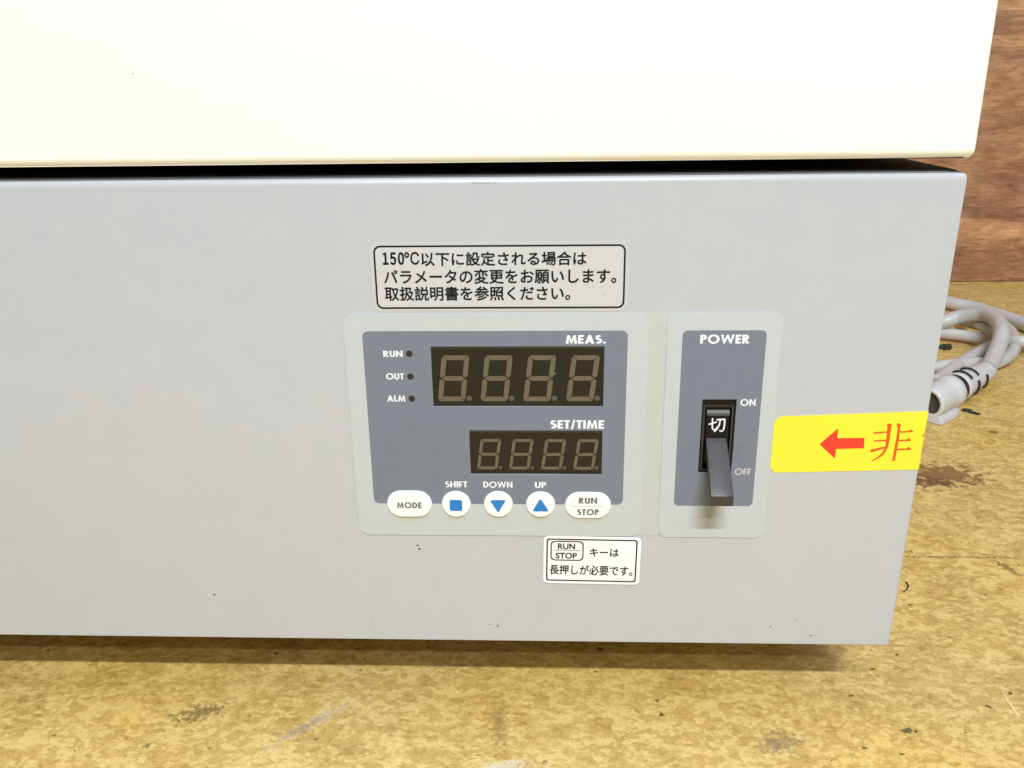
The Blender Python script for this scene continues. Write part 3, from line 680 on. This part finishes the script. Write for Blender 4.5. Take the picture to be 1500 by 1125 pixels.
mesh_obj('paint_nick', join_meshes([blotch((-174.6, 237.9), 1.6, .22, -.03), blotch((-170.6, 237.8), 3.0, .12, -.04), blotch((-166.9, 237.8), .55, .35, -.03)]), 'smudge', housing)
dp = (-291.20,273.11)
mesh_obj('dirt_speck', blotch((-295, 277.2), .25, .55, -2.03, .3), mat('faint_speck', (.25, .22, .18), .6), door)

# ------------------------------------------------------------------ the power cord and its plug
cord = empty('power_cord', (0.30, 0.52, 0), 'thick white power cord coiled on the bench beside the wall, moulded plug at its end', 'power cord')
CR = 7.5
Bp = [(248.7,441.0,17.0), (265.5,466.3,20.0), (285.1,496.1,27.0), (298.4,519.5,34.0), (309.3,552.2,37.0), (312.6,580.9,36.0), (305.5,596.4,32.0), (294.5,605.6,27.0), (281.7,606.0,22.0), (258.2,614.7,12.0)]
lp = mesh_obj('cord_loop', tube_mesh(Bp, CR, 20), 'cord', cord)
mesh_obj('cord_loop', tube_mesh([(314.2,789.1,10.0), (343.5,742.6,10.0), (364.9,720.5,9.0), (375.9,689.1,9.0), (386.3,644.6,9.0), (395.9,578.5,9.0)], CR, 20), 'cord', cord)
mesh_obj('cord_loop', tube_mesh([(257.0,620.0,9.0), (281.2,607.3,9.0), (299.6,596.3,9.0), (312.3,583.5,10.0), (318.4,581.2,14.0), (316.5,577.1,20.0), (314.5,583.4,22.0), (314.8,600.3,20.0), (325.0,657.1,9.0)], 6.1, 20), 'cord', cord)
mesh_obj('cord_loop', tube_mesh([(395.9,565.8,9.0), (365.0,560.8,12.0), (337.5,549.8,16.0), (327.9,562.3,12.0), (314.0,561.4,9.0), (292.2,539.6,9.0), (269.7,516.4,9.0), (238.2,481.6,9.0), (205.7,441.5,9.0)], 6.1, 20), 'cord', cord)
mesh_obj('cord_loop', tube_mesh([(194.2,475.4,9.0), (225.0,486.9,9.0), (246.4,493.3,9.0), (267.9,501.8,8.0), (283.1,499.6,8.0), (305.3,517.2,8.0), (326.9,545.1,8.0), (344.2,577.2,8.0), (359.4,619.9,8.0), (360.6,648.5,8.0), (349.6,660.6,8.0)], 6.1, 20), 'cord', cord)
A0 = Vector((252.0,444.9,19.0)); A1 = Vector((167.3,367.0,16.0)); D = A1 - A0; Ln = D.length; Dn = D.normalized()
def T(f): return f * Ln
prof = [(T(-.02), 6.5), (T(-.015), 8.3), (T(.05), 9.2), (T(.50), 12.3), (T(.545), 12.8), (T(.55), 11.6), (T(.635), 11.6), (T(.64), 14.0), (T(.65), 14.9), (T(.70), 15.0), (T(.725), 14.6), (T(.74), 13.9),
        (T(.80), 13.7), (T(.97), 13.7), (T(.99), 13.4), (T(1.0), 12.7), (T(1.0), 10.4), (T(.965), 10.2)]
pg = mesh_obj('plug', lathe_axis(A0, D, prof, 48), 'plug', cord)
mesh_obj('plug_face', lathe_axis(A0 + Dn * T(.955), D, [(0, 10.2), (T(.012), 10.2), (T(.013), 9.9)], 40), 'plug_face', pg)
mesh_obj('collar_groove', lathe_axis(A0 + Dn * T(.552), D, [(0, 12.2), (T(.045), 12.4), (T(.082), 12.0)], 40), 'slot', pg)
sd = Dn.cross(Vector((0, 0, 1))).normalized(); up_ = sd.cross(Dn)
if sd.y > 0: sd = -sd
def arc_slot(f, a0, a1):
    r = 9.2 + (12.4 - 9.2) * (f - .05) / .45 + .1
    pts = [tuple(A0 + Dn * T(f) + (sd * math.cos(math.radians(a)) + up_ * math.sin(math.radians(a))) * r) for a in [a0 + (a1 - a0) * k / 6 for k in range(7)]]
    mesh_obj('grip_slot', tube_mesh(pts, 1.6, 8, sub=3), 'slot', pg)
arc_slot(.475, 42, 125); arc_slot(.35, 42, 125); arc_slot(.39, -42, 24); arc_slot(.22, -42, 28)
# flat skirt of the plug lying on the bench
bm = bmesh.new()
secs = []
for f, hw, zt in ((.60, 8, 6), (.68, 12.5, 5.5), (.76, 14, 5), (.97, 14.3, 5), (1.0, 13.5, 4.5)):
    c = A0 + Dn * T(f); s2_ = Vector((sd.x, sd.y, 0)).normalized()
    secs.append([bm.verts.new(Vector((c.x + s2_.x * w_, c.y + s2_.y * w_, z_)) * MM) for w_, z_ in ((-hw, .6), (hw, .6), (hw * .96, zt * .75), (hw * .8, zt + 2), (-hw * .8, zt + 2), (-hw * .96, zt * .75))])
for a_, b2 in zip(secs, secs[1:]):
    for k in range(6): bm.faces.new((a_[k], a_[(k + 1) % 6], b2[(k + 1) % 6], b2[k]))
bm.faces.new(secs[0][::-1]); bm.faces.new(secs[-1])
sk = mesh_obj('plug_skirt', bm_mesh(bm), 'plug', pg)

# ------------------------------------------------------------------ crumbs and a hair lying on the bench
def lump(c, rx, ry, rz, ang, seed, name, label, cat):
    rnd = random.Random(seed); bm = bmesh.new(); bmesh.ops.create_icosphere(bm, subdivisions=3, radius=1)
    ph = [rnd.uniform(0, 6) for _ in range(6)]
    for v in bm.verts:
        n = v.co.copy(); f = 1 + .22 * math.sin(4 * n.x + ph[0]) * math.sin(5 * n.y + ph[1]) + .12 * math.sin(11 * n.z + ph[2] + 6 * n.x) + rnd.uniform(-.07, .07)
        x, y = n.x * f * rx, n.y * f * ry
        v.co = ((c[0] + x * math.cos(ang) - y * math.sin(ang)) * MM, (c[1] + x * math.sin(ang) + y * math.cos(ang)) * MM, max((n.z * f + .8) * rz, .05) * MM)
    o = mesh_obj(name, bm_mesh(bm), 'crumb'); tag(o, label, cat); return o
lump((273.0,575.5,3.0), 6.5, 5, 3.2, .2, 3, 'dark_crumb', 'black lumpy crumb lying on bench under the white cord', 'crumb')
lump((213.0,390.7,1.0), 4.0, 2.6, 1.3, -.2, 5, 'paint_chip', 'dark chip on bench right of the white plug, thicker left half', 'chip')
lump((216.1,384.8,1.0), 5.0, 1.7, 1.0, -.75, 6, 'paint_chip', 'thin dark flake trailing right from the thicker chip by the plug', 'chip')
hp = [(56.2,115.7,0.5), (56.4,113.3,0.9), (55.6,110.3,1.0), (53.8,107.8,0.8), (51.3,105.8,0.5)]
tag(mesh_obj('hair', tube_mesh(hp, .32, 8), 'dirt'), 'short curled dark fibre on bench beside the lower right housing edge', 'fibre')
